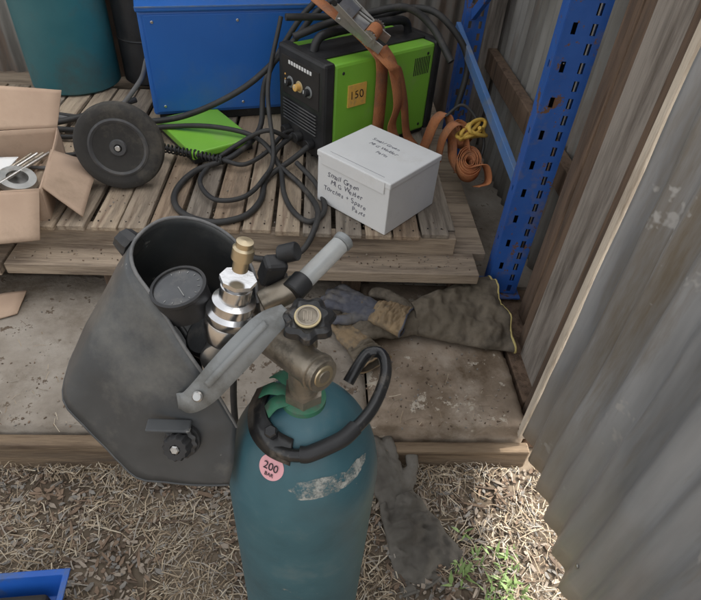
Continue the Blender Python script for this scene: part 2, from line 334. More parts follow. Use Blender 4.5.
def plank(name,a,b,z0,z1,t,off,mat,parent):
    a=V(a);b=V(b);d=(b-a).normalized();n=V((d.y,-d.x,0)); vs=[]
    for z in (z0,z1):
        for q in (a+n*(off-t/2),b+n*(off-t/2),b+n*(off+t/2),a+n*(off+t/2)): vs.append((q.x,q.y,z))
    o=obj(name,vs,[(0,3,2,1),(4,5,6,7),(0,1,5,4),(1,2,6,5),(2,3,7,6),(3,0,4,7)],mat,parent); mod(o,'BEVEL',width=.003,segments=2); return o
plank('hinge_stile',DH-dd*.010,DH+dd*.014,.1,2.4,.04,0,m_light,dr)
sgn=1 if dn.x>0 else -1
for k,z in enumerate((.22,1.2,2.2)): plank('rail_%d'%k,DH+dd*.03,DE,z,z+.07,.03,sgn*.038,m_jw,dr)
for z in (.255,1.235):
    for k in range(8):
        q=DH+dd*(.106+k*.172)-dn*sgn*.010; cyl('screw_%d_%d'%(int(z*10),k),(q.x,q.y,z),(q.x-dn.x*sgn*.005,q.y-dn.y*sgn*.005,z),.006,m_steel,dr,seg=10)
# shed walls
sh=empty('shed')
corr('side_wall',(.86,3.1,0),(.86,1.06,0),.1,2.9,m_galvd,sh,seed=2)
corr('back_wall',(-3.2,3.1,0),(.86,3.1,0),.1,2.6,m_galvd,sh,seed=3)
box('jamb_post',(.662,.975,.0),(.75,1.06,2.9),m_jw,sh,.006)
box('jamb_board',(.705,1.065,.0),(.73,1.27,2.9),m_jg,sh,.003)
box('jamb_board_dark',(.712,1.275,.0),(.735,1.33,2.9),m_jw,sh,.003)
box('inner_stud',(.745,1.40,.13),(.80,1.47,2.9),m_jw,sh,.005)
box('side_plank',(.84,1.06,.1),(.848,1.40,2.9),m_jg,sh,.003)
box('rail_low',(.80,1.44,.55),(.845,3.05,.64),m_jw,sh,.004)
box('rear_stud',(.78,2.75,.13),(.845,2.84,2.9),m_jg,sh,.004)
box('back_rail',(-3.1,3.03,.9),(.77,3.08,1.0),m_jw,sh,.004)
box('side_bottom_plate',(.66,1.0625,-.02),(.86,1.9,.12),m_jw,sh,.004)
# ---------------------------------------------------------------- pallet rack
rk=empty('pallet_rack_frame')
def perf(name,w,h,parent,loc,rz,cols,pitch=.05,sh_=.03,mat=m_rack):
    xs=[0]
    for cx,cw in cols: xs+=[cx-cw/2,cx+cw/2]
    xs.append(w); n=int(h/pitch); vs=[];fs=[];idx={}
    def v(x,z):
        k=(round(x,5),round(z,5))
        if k not in idx: idx[k]=len(vs); vs.append((x,0,z))
        return idx[k]
    zs=[0]
    for j in range(n):
        b=j*pitch; zs+=[b+.01,b+.01+sh_,b+pitch]
    for i in range(len(xs)-1):
        for j in range(len(zs)-1):
            hole=(i%2==1) and (j%3==1) and not (i==1 and (j//3)%2==1)
            if not hole: fs.append((v(xs[i],zs[j]),v(xs[i+1],zs[j]),v(xs[i+1],zs[j+1]),v(xs[i],zs[j+1])))
    o=obj(name,vs,fs,mat,parent); o.location=loc; o.rotation_euler=(0,0,rz); mod(o,'SOLIDIFY',thickness=.0025,offset=0); return o
px,py_=.640,1.555
perf('front_face',.108,2.2,rk,(px,py_,.15),math.radians(-6),[(.028,.013),(.080,.015)])
perf('left_flange',.07,2.2,rk,(px,py_+.002,.15),math.radians(84),[(.035,.012)],pitch=.1,sh_=.02)
perf('right_flange',.07,2.2,rk,(px+.1070,py_-.009,.15),math.radians(84),[(.035,.012)],pitch=.1,sh_=.02)
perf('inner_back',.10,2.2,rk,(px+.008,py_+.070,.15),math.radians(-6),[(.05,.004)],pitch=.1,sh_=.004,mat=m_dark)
box('foot_plate',(.625,1.525,.137),(.765,1.65,.145),m_rack,rk,.001)
perf('rear_face',.09,2.2,rk,(.635,2.62,.15),0,[(.022,.014),(.068,.014)])
perf('rear_flange',.07,2.2,rk,(.635,2.62,.15),math.radians(90),[(.035,.012)],pitch=.1,sh_=.02)
def bar(name,a,b,w,t,mat,parent):
    a=V(a);b=V(b);x,y,d=frame(b-a); L=(b-a).length; vs=[]
    for h in (0,L):
        for (i,j) in ((-1,-1),(1,-1),(1,1),(-1,1)): vs.append(a+d*h+x*i*w/2+y*j*t/2)
    o=obj(name,vs,[(0,3,2,1),(4,5,6,7),(0,1,5,4),(1,2,6,5),(2,3,7,6),(3,0,4,7)],mat,parent); mod(o,'BEVEL',width=.002,segments=2); return o
bar('brace_diagonal',(.595,2.58,.775),(.70,1.64,.52),.02,.045,m_rackl,rk)
bar('brace_upper',(.70,1.62,1.55),(.66,2.6,.82),.02,.045,m_rack,rk)
# ---------------------------------------------------------------- gas cylinder foreground
gc=empty('gas_cylinder'); AX=V((-.01,.42,0)); RC=.102; ZS=.805; HD=.155; ZT=ZS+HD
prof=[(0,0),(RC-.01,0),(RC,.01)]+[(RC,ZS*k/6) for k in range(1,7)]
for k in range(1,19):
    a=math.pi/2*k/19; prof.append((RC*math.cos(a),ZS+HD*math.sin(a)))
prof+=[(.0,ZT+.001)]
lathe('bottle',prof,AX,(0,0,1),m_teal,gc,72)
lathe('neck_ring',[(.022,0),(.027,.004),(.027,.012),(.022,.015)],AX+V((0,0,ZT-.010)),(0,0,1),m_grn,gc)
for k,(a,l) in enumerate(((2.3,.036),(2.9,.034),(3.5,.026))):
    p=AX+V((math.cos(a)*.020,math.sin(a)*.020,ZT+.004)); ribbon('tape_%d'%k,[p,p+V((math.cos(a)*l*.6,math.sin(a)*l*.6,.0)),p+V((math.cos(a)*l,math.sin(a)*l,-.012))],V((-math.sin(a),math.cos(a),0)),.018,m_grn,gc,.0012)
tube('guard_handle',[(-.045,.372,.928),(-.025,.358,.934),(.0,.357,.938),(.035,.373,.942),(.068,.405,.948),(.088,.445,.953),(.094,.475,.956),(.088,.496,.957),(.072,.497,.955),(.058,.480,.948),(.046,.464,.935)],.0078,m_blks,gc)
tube('handle_grip',[(-.012,.3565,.9365),(.0,.357,.938),(.035,.373,.942),(.052,.388,.945)],.0098,m_blk,gc)
def domez(x,y):
    q=1-((x-AX.x)**2+(y-AX.y)**2)/RC**2; return ZS+HD*math.sqrt(max(q,0))
gpP=[]
for (x_,y_) in ((-.058,.455),(-.066,.425),(-.062,.395),(-.045,.372),(-.022,.360)): gpP.append((x_,y_,domez(x_,y_)+.006))
ribbon('guard_plate',gpP,[V((.6,-.1,.5)),V((.6,.0,.6)),V((.6,.25,.6)),V((.4,.6,.55)),V((.1,.7,.5))],.030,m_blks,gc,.004)
cyl('guard_bolt',(-.045,.380,domez(-.045,.38)+.006),(-.047,.376,domez(-.045,.38)+.017),.008,m_blks,gc,seg=6)
def domepatch(name,cx,cy,rad,mat,lift,sx=1,sy=1,rag=0,sq=0):
    c0=V((cx,cy,domez(cx,cy))); g=V(((cx-AX.x)/RC**2,(cy-AX.y)/RC**2,(c0.z-ZS)/HD**2)).normalized()
    tx=V((0,0,1)).cross(g).normalized(); ty=g.cross(tx); vs=[];fs=[]
    K=8;S=60
    vs.append(c0+g*lift)
    for k in range(1,K+1):
        for i in range(S):
            a=2*math.pi*i/S; rr=rad*k/K*(1+rag*noise.noise(V((math.cos(a)*2.5,math.sin(a)*2.5,cx*50))))
            if sq: rr/= (abs(math.cos(a))**sq+abs(math.sin(a))**sq)**(1/sq)
            p=c0+tx*rr*sx*math.cos(a)+ty*rr*sy*math.sin(a); z=domez(p.x,p.y)
            # project onto the true dome along the tangent frame
            for _ in range(3):
                gg=V(((p.x-AX.x)/RC**2,(p.y-AX.y)/RC**2,(p.z-ZS)/HD**2)); f=((p.x-AX.x)**2+(p.y-AX.y)**2)/RC**2+((p.z-ZS)/HD)**2-1; p=p-gg*(f/(2*gg.length_squared))
            vs.append(p+g*lift)
    for i in range(S): fs.append((0,1+i,1+(i+1)%S))
    for k in range(K-1):
        for i in range(S): fs.append((1+k*S+i,1+(k+1)*S+i,1+(k+1)*S+(i+1)%S,1+k*S+(i+1)%S))
    obj(name,vs,fs,mat,gc,True); return c0,tx,ty,g
c0,tx,ty,g=domepatch('pressure_sticker',-.046,.355,.0165,m_pink,.0006)
text('sticker_text','200',.0135,m_ink,gc,c0+g*.0016-ty*.003,(tuple(tx),tuple(ty),tuple(g)),align='CENTER')
text('sticker_text_small','BAR',.0065,m_ink,gc,c0+g*.0012-ty*.011,(tuple(tx),tuple(ty),tuple(g)),align='CENTER')
domepatch('worn_patch',.010,.3385,.026,m_worn,.0005,1.35,.50,.25,4)
domepatch('worn_patch_b',.052,.362,.02,m_worn,.0005,1.2,.5,.5)
va=empty('valve'); va.parent=gc
cyl('stem',AX+V((0,0,ZT-.004)),AX+V((0,0,1.02)),.018,m_brz,va)
lathe('hex_base',[(.0,0),(.024,0),(.024,.014),(.0,.014)],AX+V((0,0,ZT+.004)),(0,0,1),m_brz,va,6,False)
cyl('outlet_body',(-.056,.470,1.016),(.012,.392,1.032),.0215,m_brz,va,r1=.020)
lathe('outlet_collar',[(.0205,0),(.0222,.001),(.0222,.006),(.0205,.007)],V((.0025,.403,1.030)),V((.068,-.078,.016)),m_brz,va)
cyl('outlet_bore',(.0105,.3938,1.0317),(.0128,.391,1.0322),.0135,m_brass,va)
cyl('outlet_hole',(.011,.3932,1.0318),(.0134,.3903,1.0323),.0085,m_brz,va)
hx=V((-.006,.432,1.075)); ha=V((-.05,-.22,1)).normalized()
cyl('spindle',hx-ha*.05,hx,.009,m_brz,va)
lathe('hand_wheel',[(0,-.006),(.020,-.006),(.026,-.003),(.0285,.002),(.026,.008),(.020,.011),(.0165,.009),(0,.009)],hx,ha,m_blks,va,84,True,7,.1)
lathe('wheel_label',[(0,.0095),(.0145,.0095),(.0145,.0115),(.0135,.012),(0,.012)],hx,ha,m_gold,va)
lathe('label_ring',[(.0125,.0121),(.0125,.0127),(.0108,.0127),(.0108,.0121)],hx,ha,m_brz,va)
xx,yy,_=frame(ha)
for k in range(3): bar('label_mark_%d'%k,hx+ha*.0124+yy*(.004-.004*k)-xx*.006,hx+ha*.0124+yy*(.004-.004*k)+xx*.006,.0014,.0006,m_brz,va)
# ---------------------------------------------------------------- regulator
rg=empty('gas_regulator')
b0=V((-.108,.452,.985)); b1=V((-.078,.462,1.125)); ax=(b1-b0).normalized()
lathe('body',[(0,0),(.022,0),(.024,.003),(.024,.022),(.020,.025),(.020,.040),(.028,.046),(.029,.05),(.029,.068),(.0275,.072),(.029,.075),(.029,.083),(.024,.087),(.024,.098),(.0175,.101),(.0175,.118),(.013,.121),(.0,.121)],b0,ax,m_chr,rg,48)
lathe('side_hub',[(0,0),(.021,0),(.023,.002),(.023,.022),(.021,.025),(.012,.026),(0,.026)],b0+ax*.02,(-.1,-.9,.25),m_steel,rg)
lathe('adjust_collar',[(0,0),(.020,0),(.020,.005),(.0,.005)],b1-ax*.02,ax,m_chr,rg,8,False)
lathe('relief_cap',[(0,0),(.0085,0),(.0085,.014),(.0115,.015),(.0115,.028),(.009,.030),(.009,.036),(.0,.037)],b1-ax*.004,ax,m_brass,rg,24)
cyl('inlet_nut',(-.085,.46,1.045),(-.05,.462,1.022),.019,m_brz,rg,seg=6)
cyl('inlet_pipe',(-.06,.461,1.03),(-.03,.45,1.025),.010,m_brass,rg)
ga=V((-.15,-.12,1)).normalized(); gp=V((-.147,.475,1.065))
lathe('gauge_case',[(0,-.016),(.025,-.016),(.030,-.012),(.030,.016),(.0315,.018),(.0315,.022),(.028,.0225),(.028,.019),(0,.019)],gp,ga,m_blk,rg,48)
lathe('gauge_dial',[(0,.0192),(.0275,.0192),(.0275,.0198),(0,.0198)],gp,ga,m_dial,rg,48)
gx,gy,_=frame(ga)
for k in range(11):
    a=math.radians(-30+24*k); q=gx*math.cos(a)+gy*math.sin(a); bar('gauge_tick_%d'%k,gp+ga*.0203+q*.0215,gp+ga*.0203+q*.0245,.0009,.0005,m_tick,rg)
bar('gauge_needle',gp+ga*.021,gp+ga*.021+gx*.014+gy*.009,.0011,.0008,m_tick,rg)
cyl('gauge_pipe',gp-ga*.004,(-.1,.46,1.05),.007,m_brass,rg)
g2=V((-.125,.49,.985)); lathe('gauge_case_low',[(0,-.012),(.026,-.012),(.03,-.008),(.03,.014),(.027,.016),(0,.016)],g2,(-.4,-.3,.9),m_blk,rg,40)
lathe('gauge_dial_low',[(0,.0165),(.026,.0165),(.026,.017),(0,.017)],g2,(-.4,-.3,.9),m_dial,rg,40)
cyl('flow_block',(-.06,.475,1.06),(-.02,.49,1.075),.015,m_brz,rg)
cyl('flow_tube',(-.016,.488,1.080),(.030,.540,1.100),.0115,m_clear,rg,r1=.0115)
cyl('flow_tube_core',(-.016,.488,1.080),(.026,.536,1.098),.004,m_grey,rg)
cyl('flow_cap',(.030,.540,1.100),(.036,.547,1.1026),.0125,m_grey,rg)
cyl('flow_socket',(-.026,.476,1.077),(-.012,.493,1.083),.014,m_blk,rg)
cyl('flow_knob',(-.040,.51,1.105),(-.02,.505,1.115),.011,m_blk,rg,seg=12)
box('hose_clip',(-.062,.49,1.07),(-.035,.512,1.108),m_blk,rg,.005,rot=(.3,.2,.4))
tube('gas_hose',[(-.05,.5,1.07),(-.04,.55,1.04),(-.06,.6,.98),(-.12,.63,.85),(-.14,.62,.6),(-.10,.60,.3),(-.08,.6,.05),(-.02,.55,.012)],.006,m_cab,rg)
# ---------------------------------------------------------------- welding helmet
wh=empty('welding_helmet')
RIM=[(-.090,.398,.930),(-.112,.410,.985),(-.142,.430,1.032),(-.172,.460,1.072),(-.202,.494,1.094),(-.208,.535,1.102),(-.184,.575,1.104),(-.145,.592,1.092),(-.105,.58,1.075),(-.078,.55,1.05),(-.07,.52,1.02)]
BOT=[(-.100,.363,.862),(-.155,.364,.855),(-.218,.376,.846),(-.262,.402,.892),(-.302,.428,.938),(-.303,.49,.958),(-.285,.55,.955),(-.235,.60,.94),(-.17,.62,.92),(-.11,.61,.90),(-.08,.59,.90)]
def lin(P,n=4,sm=2):
    P=[V(p) for p in P]; out=[]
    for a,b in zip(P,P[1:]):
        for k in range(n): out.append(a.lerp(b,k/n))
    out.append(P[-1])
    for _ in range(sm): out=[out[0]]+[(out[i-1]+out[i]*2+out[i+1])/4 for i in range(1,len(out)-1)]+[out[-1]]
    return out
ra=cr(RIM,5); ba=lin(BOT,5,2); rows=14; vs=[];fs=[]; n=len(ra)
cen=sum(ba,V())/len(ba)+V((-.01,-.006,-.012))
for j in range(rows+1):
    t=j/rows
    for a,b in zip(ra,ba):
        p=a.lerp(b,t); o_=(p-V((-.16,.49,p.z))); o_.z=0
        if o_.length>0: p=p+o_.normalized()*(.004*math.sin(math.pi*t)+noise.noise(p*14)*.004*min(1,t*4)+noise.noise(p*40)*.0008)
        vs.append(p)
for j in range(rows):
    for i in range(n-1): fs.append((j*n+i,j*n+i+1,(j+1)*n+i+1,(j+1)*n+i))
for k in range(1,5):
    t=k/4
    for i in range(n): vs.append(vs[rows*n+i].lerp(cen,t)+V((-.006,-.004,-.010))*math.sin(t*math.pi/2))
for k in range(4):
    for i in range(n-1):
        b=(rows+k)*n; fs.append((b+i,b+i+1,b+n+i+1,b+n+i))
h=obj('shell',vs,fs,m_helm,wh,True); mod(h,'SOLIDIFY',thickness=.0032,offset=0)
tube('rim_bead',ra,.0022,m_helmr,wh,smooth=False)
tube('front_crease',[V(vs[rows*n+i]) for i in range(0,n)],.0018,m_helm,wh,smooth=False)
kp=V((-.150,.378,.930)); kn=V((-.12,-.85,.5)).normalized()
lathe('pivot_knob',[(0,0),(.017,0),(.019,.003),(.019,.006),(.015,.008),(.015,.02),(.013,.023),(.006,.023),(.005,.019),(0,.019)],kp,kn,m_blk,wh,60,True,12,.06)
cyl('knob_bolt',kp+kn*.019,kp+kn*.025,.0055,m_steel,wh,seg=6)
lathe('knob_washer',[(0,-.006),(.021,-.006),(.021,.0),(0,.0)],kp,kn,m_blk,wh,32)
bar('pivot_bracket',kp+V((-.038,.006,.022)),kp+V((.012,.006,.020)),.018,.004,m_helm,wh)
sv=V((.72,-.42,-.50))
ribbon('headgear_arm',[(-.028,.440,1.083),(-.048,.425,1.078),(-.072,.409,1.058),(-.097,.399,1.030),(-.118,.392,1.005),(-.138,.392,.985),(-.152,.402,.975)],[sv,sv,sv,sv,V((.6,-.45,-.6)),V((.35,-.45,-.75)),V((.1,-.45,-.8))],[.020,.030,.034,.034,.032,.026,.018],m_grey,wh,.0035)
ribbon('arm_rib',[V((-.048,.425,1.078))+V((-.002,-.003,.004)),V((-.072,.409,1.058))+V((-.002,-.003,.004)),V((-.097,.399,1.030))+V((-.002,-.003,.004)),V((-.112,.394,1.012))+V((-.002,-.003,.004))],sv,.008,m_grey,wh,.003)
cyl('arm_rivet',(-.124,.388,1.001),(-.125,.384,1.005),.006,m_steel,wh)
tube('headgear_band',[(-.15,.405,.975),(-.14,.46,.96),(-.17,.52,.97),(-.2,.53,1.0),(-.19,.5,1.03)],.004,m_blk,wh)
ribbon('crown_strap',[(-.19,.5,1.03),(-.21,.545,1.0),(-.2,.58,.97),(-.14,.6,.95)],V((0,0,1)),.024,m_blk,wh,.003)
lathe('headgear_ratchet',[(0,0),(.014,0),(.016,.004),(.014,.02),(.0,.022)],(-.216,.545,1.082),(-.6,.5,.2),m_blk,wh,30,True,10,.05)
# ---------------------------------------------------------------- gloves
def blob(bm,p0,p1,r0,r1,fl=1.0,seg=14,up=V((0,0,1))):
    p0=V(p0);p1=V(p1);d=(p1-p0).normalized(); y=up; x=d.cross(y).normalized(); y=x.cross(d).normalized()
    L=(p1-p0).length
    P=[( -r0*math.cos(math.pi/2*k/4)*.8, r0*max(.03,math.sin(math.pi/2*k/4))) for k in range(5)]
    P+=[(L+r1*math.sin(math.pi/2*k/4)*.8, r1*max(.03,math.cos(math.pi/2*k/4))) for k in range(5)]
    R_=[]
    for h,rr in P:
        R_.append([bm.verts.new(p0+d*h+x*rr*math.cos(2*math.pi*i/seg)+y*rr*fl*math.sin(2*math.pi*i/seg)) for i in range(seg)])
    for a,b in zip(R_,R_[1:]):
        for i in range(seg): bm.faces.new((a[i],a[(i+1)%seg],b[(i+1)%seg],b[i]))
    bm.faces.new(R_[0][::-1]); bm.faces.new(R_[-1])
def glove(name,loc,rz,mat,scale=1,curl=0,cuffmat=None,trim=None,flip=1,cuffL=.19,cuffW=.075,rx=0,ry=0,wr_=.006):
    e=empty(name,loc,rz); e.scale=(scale,)*3; e.rotation_euler=(rx,ry,rz)
    bm=bmesh.new()
    blob(bm,(-.01,0,.016),(.07,0,.018),.047,.049,.42)
    fl=[(-.038,.07,.0135),(-.013,.082,.0145),(.013,.078,.0145),(.037,.062,.013)]
    for i,(y,L,r_) in enumerate(fl):
        y*=flip; a=V((.09,y,.02)); b=a+V((L*.55,y*.18,.006-curl*.004)); c_=b+V((L*.5*(1-curl*.6),y*.1,-.006-curl*.01))
        blob(bm,a,b,r_*1.08,r_,.85); blob(bm,b,c_,r_,r_*.9,.85)
    blob(bm,(.01,-.035*flip,.018),(.05,-.075*flip,.02),.02,.017,.8); blob(bm,(.05,-.075*flip,.02),(.085,-.088*flip,.016),.017,.0145,.8)
    me=D.meshes.new('hand'); bm.to_mesh(me); bm.free(); me.materials.append(mat); o=link(D.objects.new('hand',me),e)
    mod(o,'REMESH',mode='VOXEL',voxel_size=.0035,use_smooth_shade=True); mod(o,'SMOOTH',factor=.5,iterations=5)
    tx=D.textures.new(name+'_wr','CLOUDS'); tx.noise_scale=.03; mod(o,'DISPLACE',texture=tx,strength=.014,mid_level=.5)
    vs=[];fs=[];S=96;K=44
    for k in range(K+1):
        t=k/K; w_=.045+(cuffW-.045)*(t**.8); hh=.019+.006*math.sin(t*3)+.004*t
        for i in range(S):
            a=2*math.pi*i/S; f=1+.07*noise.noise(V((math.cos(a)*2,math.sin(a)*2,t*5+rz)))
            y=w_*math.cos(a)*f
            wr=(noise.noise(V((t*6,y*22,rz*3)))*wr_*1.8+(1-abs(noise.noise(V((t*9+y*20,y*30-t*3,rz*3))))*3)*wr_*.45+noise.noise(V((t*22,y*70,rz*3)))*wr_*.35)
            z=.021+hh*math.sin(a)*(.75 if math.sin(a)<0 else 1)+ wr*min(1,max(0,math.sin(a)+.3))
            vs.append((-.005-cuffL*t+noise.noise(V((y*12,0,7)))*.012*t,y,max(.002,z)))
    for k in range(K):
        for i in range(S): fs.append((k*S+i,k*S+(i+1)%S,(k+1)*S+(i+1)%S,(k+1)*S+i))
    cf=obj('cuff',vs,fs,cuffmat or mat,e,True); mod(cf,'SOLIDIFY',thickness=.003,offset=0)
    pts=[V(vs[K*S+i]) for i in range(S)]
    tube('cuff_trim',pts,.003,trim or mat,e,cyc=True,smooth=False)
    return e
glove('welding_gauntlet',(.335,1.375,.152),math.radians(187),m_leath,1.38,.3,trim=m_yel2,cuffL=.228,cuffW=.115,flip=1,wr_=.010,rx=math.radians(-14))
glove('welding_gauntlet',(.200,1.385,.175),math.radians(152),m_leatb,1.15,.8,m_leato,flip=-1,cuffL=.10,cuffW=.06,wr_=.009)
glove('welding_gauntlet',(.150,1.25,.150),math.radians(118),m_leato,1.0,.9,m_leath,flip=1,cuffL=.09,cuffW=.06,wr_=.009)
glove('welding_gauntlet',(.24,.80,.012),math.radians(114),m_leath2,1.15,.6,cuffL=.2,cuffW=.092,ry=math.radians(-14),wr_=.012)
# ---------------------------------------------------------------- blue welding machine
bm_=empty('blue_welding_machine',(-.70,2.34,.381),math.radians(15))
box('cabinet',(0,0,.04),(.76,.45,.455),m_blue,bm_,.012)
box('front_panel',(.02,-.004,.055),(.74,.0,.44),m_blue,bm_,.003)
box('base_skid',(.02,.02,0),(.74,.43,.038),m_blk,bm_,.004)
box('top_lid',(-.006,-.010,.452),(.766,.457,.472),m_blue,bm_,.006)
for k in range(6): cyl('panel_screw_%d'%k,(.05+.33*(k%3),-.003,.08+.335*(k//3)),(.05+.33*(k%3),-.007,.08+.335*(k//3)),.006,m_steel,bm_,seg=12)
box('lid_edge_trim',(-.0065,-.0125,.468),(.7665,-.0105,.4735),m_rackl,bm_,.0005)
tube('lifting_handle',[(.2,.2,.47),(.2,.2,.51),(.25,.2,.53),(.5,.2,.53),(.55,.2,.51),(.55,.2,.47)],.009,m_blk,bm_)
# ---------------------------------------------------------------- lime MIG welder
mg=empty('green_mig_welder',(.02,2.02,.385),math.radians(37.2))
box('body_shell',(.05,.004,.02),(.57,.296,.385),m_lime,mg,.012)
box('front_bezel',(0,0,.015),(.052,.30,.395),m_blk,mg,.012)
box('rear_bezel',(.568,0,.015),(.61,.30,.395),m_blk,mg,.012)
box('underside',(.03,.02,0),(.58,.28,.022),m_blk,mg,.003)
box('top_band',(.03,.07,.384),(.59,.23,.392),m_blk,mg,.003)
tube('carry_handle',[(.06,.15,.388),(.08,.15,.43),(.13,.15,.445),(.3,.15,.448),(.47,.15,.445),(.53,.15,.43),(.55,.15,.388)],.017,m_blk,mg)
box('control_panel',(-.003,.03,.215),(.001,.27,.36),m_dark,mg,.002)
for k in range(9): box('brand_mark_%d'%k,(-.0045,.075+k*.017,.335),(-.002,.087+k*.017,.349),m_white,mg,.001)
for k,(y,z) in enumerate(((.09,.27),(.15,.27),(.21,.27))):
    cyl('knob_base_%d'%k,(-.003,y,z),(-.007,y,z),.022,m_gold if k==1 else m_grey,mg); cyl('knob_%d'%k,(-.006,y,z),(-.028,y,z),.0135,m_blk if k!=1 else m_knob,mg)
    box('knob_pointer_%d'%k,(-.030,y-.0015,z),(-.0278,y+.0015,z+.012),m_white,mg,.0003)
for k in range(3): cyl('led_%d'%k,(-.003,.245,.25+k*.02),(-.006,.245,.25+k*.02),.004,m_knob,mg,seg=12)
for k in range(7): box('vent_slat_%d'%k,(-.008,.04,.110+k*.013),(.0,.26,.115+k*.013),m_rim,mg,.001,rot=(0,.5,0))
for k,(y) in enumerate((.07,.15,.23)): cyl('socket_%d'%k,(.0,y,.07),(-.03,y,.068),.021,m_blk,mg)
box('number_sticker',(.115,-.0015,.215),(.205,.0045,.30),m_stick,mg,.0005)
scrawl('number_text','150',.045,m_ink,mg,(.122,-.0019,.243),((1,0,0),(0,0,1),(0,-1,0)))
for k in range(9): box('side_vent_%d'%k,(.46+k*.010,.0025,.27),(.464+k*.010,.0055,.34),m_dark,mg,0)
for k in range(4): cyl('side_screw_%d'%k,(.09+.44*(k%2),.005,.05+.3*(k//2)),(.09+.44*(k%2),.001,.05+.3*(k//2)),.006,m_blk,mg,seg=12)
# ---------------------------------------------------------------- wheel, green panel, spring
tw=empty('trolley_wheel'); wc=V((-.695,1.85,.530)); wa=V((.10,-1,.22)).normalized()
lathe('tyre',[(.100,-.025),(.138,-.028),(.147,-.022),(.151,-.010),(.149,-.006),(.152,0),(.149,.006),(.151,.010),(.147,.022),(.138,.028),(.12,.030),(.100,.025)],wc,wa,m_rub,tw,72)
lathe('rim',[(0,.004),(.03,.004),(.055,.006),(.06,.012),(.080,.012),(.086,.026),(.094,.030),(.101,.027),(.101,-.02),(0,-.02)],wc,wa,m_rim,tw,64)
lathe('hub',[(0,0),(.030,0),(.030,.026),(.026,.031),(.014,.031),(.012,.024),(0,.024)],wc,wa,m_rim,tw,32)
cyl('axle_end',wc+wa*.02,wc+wa*.038,.0095,m_steel,tw)
X,Y,_=frame(wa)
for k in range(10):
    a=2*math.pi*k/10; q=X*math.cos(a)+Y*math.sin(a); bar('rib_%d'%k,wc+wa*.014+q*.028,wc+wa*.018+q*.088,.006,.012,m_rim,tw)
cyl('axle',wc-wa*.02,wc-wa*.45,.012,m_steel,tw)
gp_=empty('green_side_panel',(-.48,1.995,.383),math.radians(35))
box('panel',(0,0,.02),(.27,.36,.05),m_lime,gp_,.006)
box('panel_skirt',(.006,.006,0),(.264,.354,.022),m_blk,gp_,.002)
for k in range(4): cyl('screw_%d'%k,(.02+.23*(k%2),.02+.32*(k//2),.049),(.02+.23*(k%2),.02+.32*(k//2),.053),.006,m_blk,gp_,seg=10)
tc_=empty('welding_torch')
P=[]
A_=V((-.60,2.04,.43));B_=V((-.36,1.985,.415))
for k in range(0,16*14+1):
    t=k/(16*14); a=t*2*math.pi*16; x_,y_,d_=frame(B_-A_); P.append(A_.lerp(B_,t)+x_*.015*math.cos(a)+y_*.015*math.sin(a))
tube('strain_spring',P,.0034,m_blk,tc_,smooth=False)
cyl('spring_core',A_,B_,.008,m_cab,tc_)
cyl('torch_handle',A_,A_+(A_-B_)*.35,.015,m_blk,tc_)
tube('torch_lead',[B_,(-.28,1.97,.41),(-.2,2.06,.42),(-.14,2.16,.45),(-.1,2.19,.455)],.009,m_cab,tc_)
# ---------------------------------------------------------------- cables
cb=empty('welding_cables')
Z0=.392
tube('lead_1',[(-.03,2.06,.455),(-.1,2.0,.42),(-.19,1.9,Z0),(-.2,1.75,Z0),(-.25,1.64,Z0),(-.36,1.60,Z0),(-.47,1.66,Z0),(-.51,1.78,Z0),(-.46,1.92,Z0+.01),(-.33,2.03,Z0+.02),(-.24,2.2,.45),(-.22,2.32,.6),(-.1,2.38,.8),(.0,2.45,.9)],.0115,m_cab,cb)
tube('lead_2',[(-.1,2.15,.455),(-.17,2.02,.42),(-.06,1.86,Z0),(.0,1.72,Z0),(.0,1.60,Z0),(-.05,1.53,.33),(-.16,1.52,.302),(-.28,1.54,.302),(-.36,1.52,.302)],.0105,m_cab,cb)
tube('lead_3',[(-1.5,2.5,Z0),(-1.25,2.3,Z0),(-1.0,2.22,.40),(-.8,2.26,.42),(-.55,2.22,.48),(-.3,2.24,.6),(-.12,2.3,.75),(.02,2.4,.88),(.2,2.5,.9)],.012,m_cab,cb)
tube('lead_4',[(-1.45,2.35,Z0),(-1.2,2.2,Z0),(-.98,2.16,.40),(-.7,2.2,.43),(-.45,2.18,.46),(-.25,2.12,.45),(-.15,1.98,.41),(-.12,1.8,Z0),(-.08,1.68,Z0),(-.02,1.62,Z0),(.03,1.7,Z0),(.0,1.85,Z0+.01),(-.08,1.98,.42)],.010,m_cab,cb)
tube('lead_5',[(-1.3,2.55,Z0),(-1.15,2.35,Z0+.01),(-.9,2.3,.42),(-.75,2.36,.55),(-.74,2.5,.6)],.010,m_gcab,cb)
tube('lead_6',[(-1.35,2.0,Z0),(-1.15,2.1,Z0),(-1.0,2.02,Z0),(-.88,2.1,Z0),(-.95,2.3,Z0+.01),(-1.15,2.35,Z0+.02)],.009,m_cab,cb)
tube('lead_7',[(-.12,2.12,.455),(-.2,2.08,.5),(-.3,2.1,.44),(-.4,2.0,Z0+.01),(-.43,1.84,Z0+.015),(-.36,1.72,Z0+.015),(-.26,1.74,Z0+.015),(-.2,1.86,Z0+.02),(-.17,2.0,.44),(-.2,2.2,.62),(-.15,2.32,.85)],.009,m_cab,cb)
tube('lead_8',[(-.13,2.28,.86),(.05,2.35,.85),(.2,2.42,.83),(.38,2.5,.86),(.5,2.45,.84),(.62,2.4,.7),(.6,2.35,.5)],.013,m_cab,cb)
tube('lead_10',[(-.1,2.25,.80),(.03,2.3,.84),(.2,2.4,.86),(.34,2.42,.88),(.45,2.4,.82),(.53,2.3,.72)],.014,m_cab,cb)
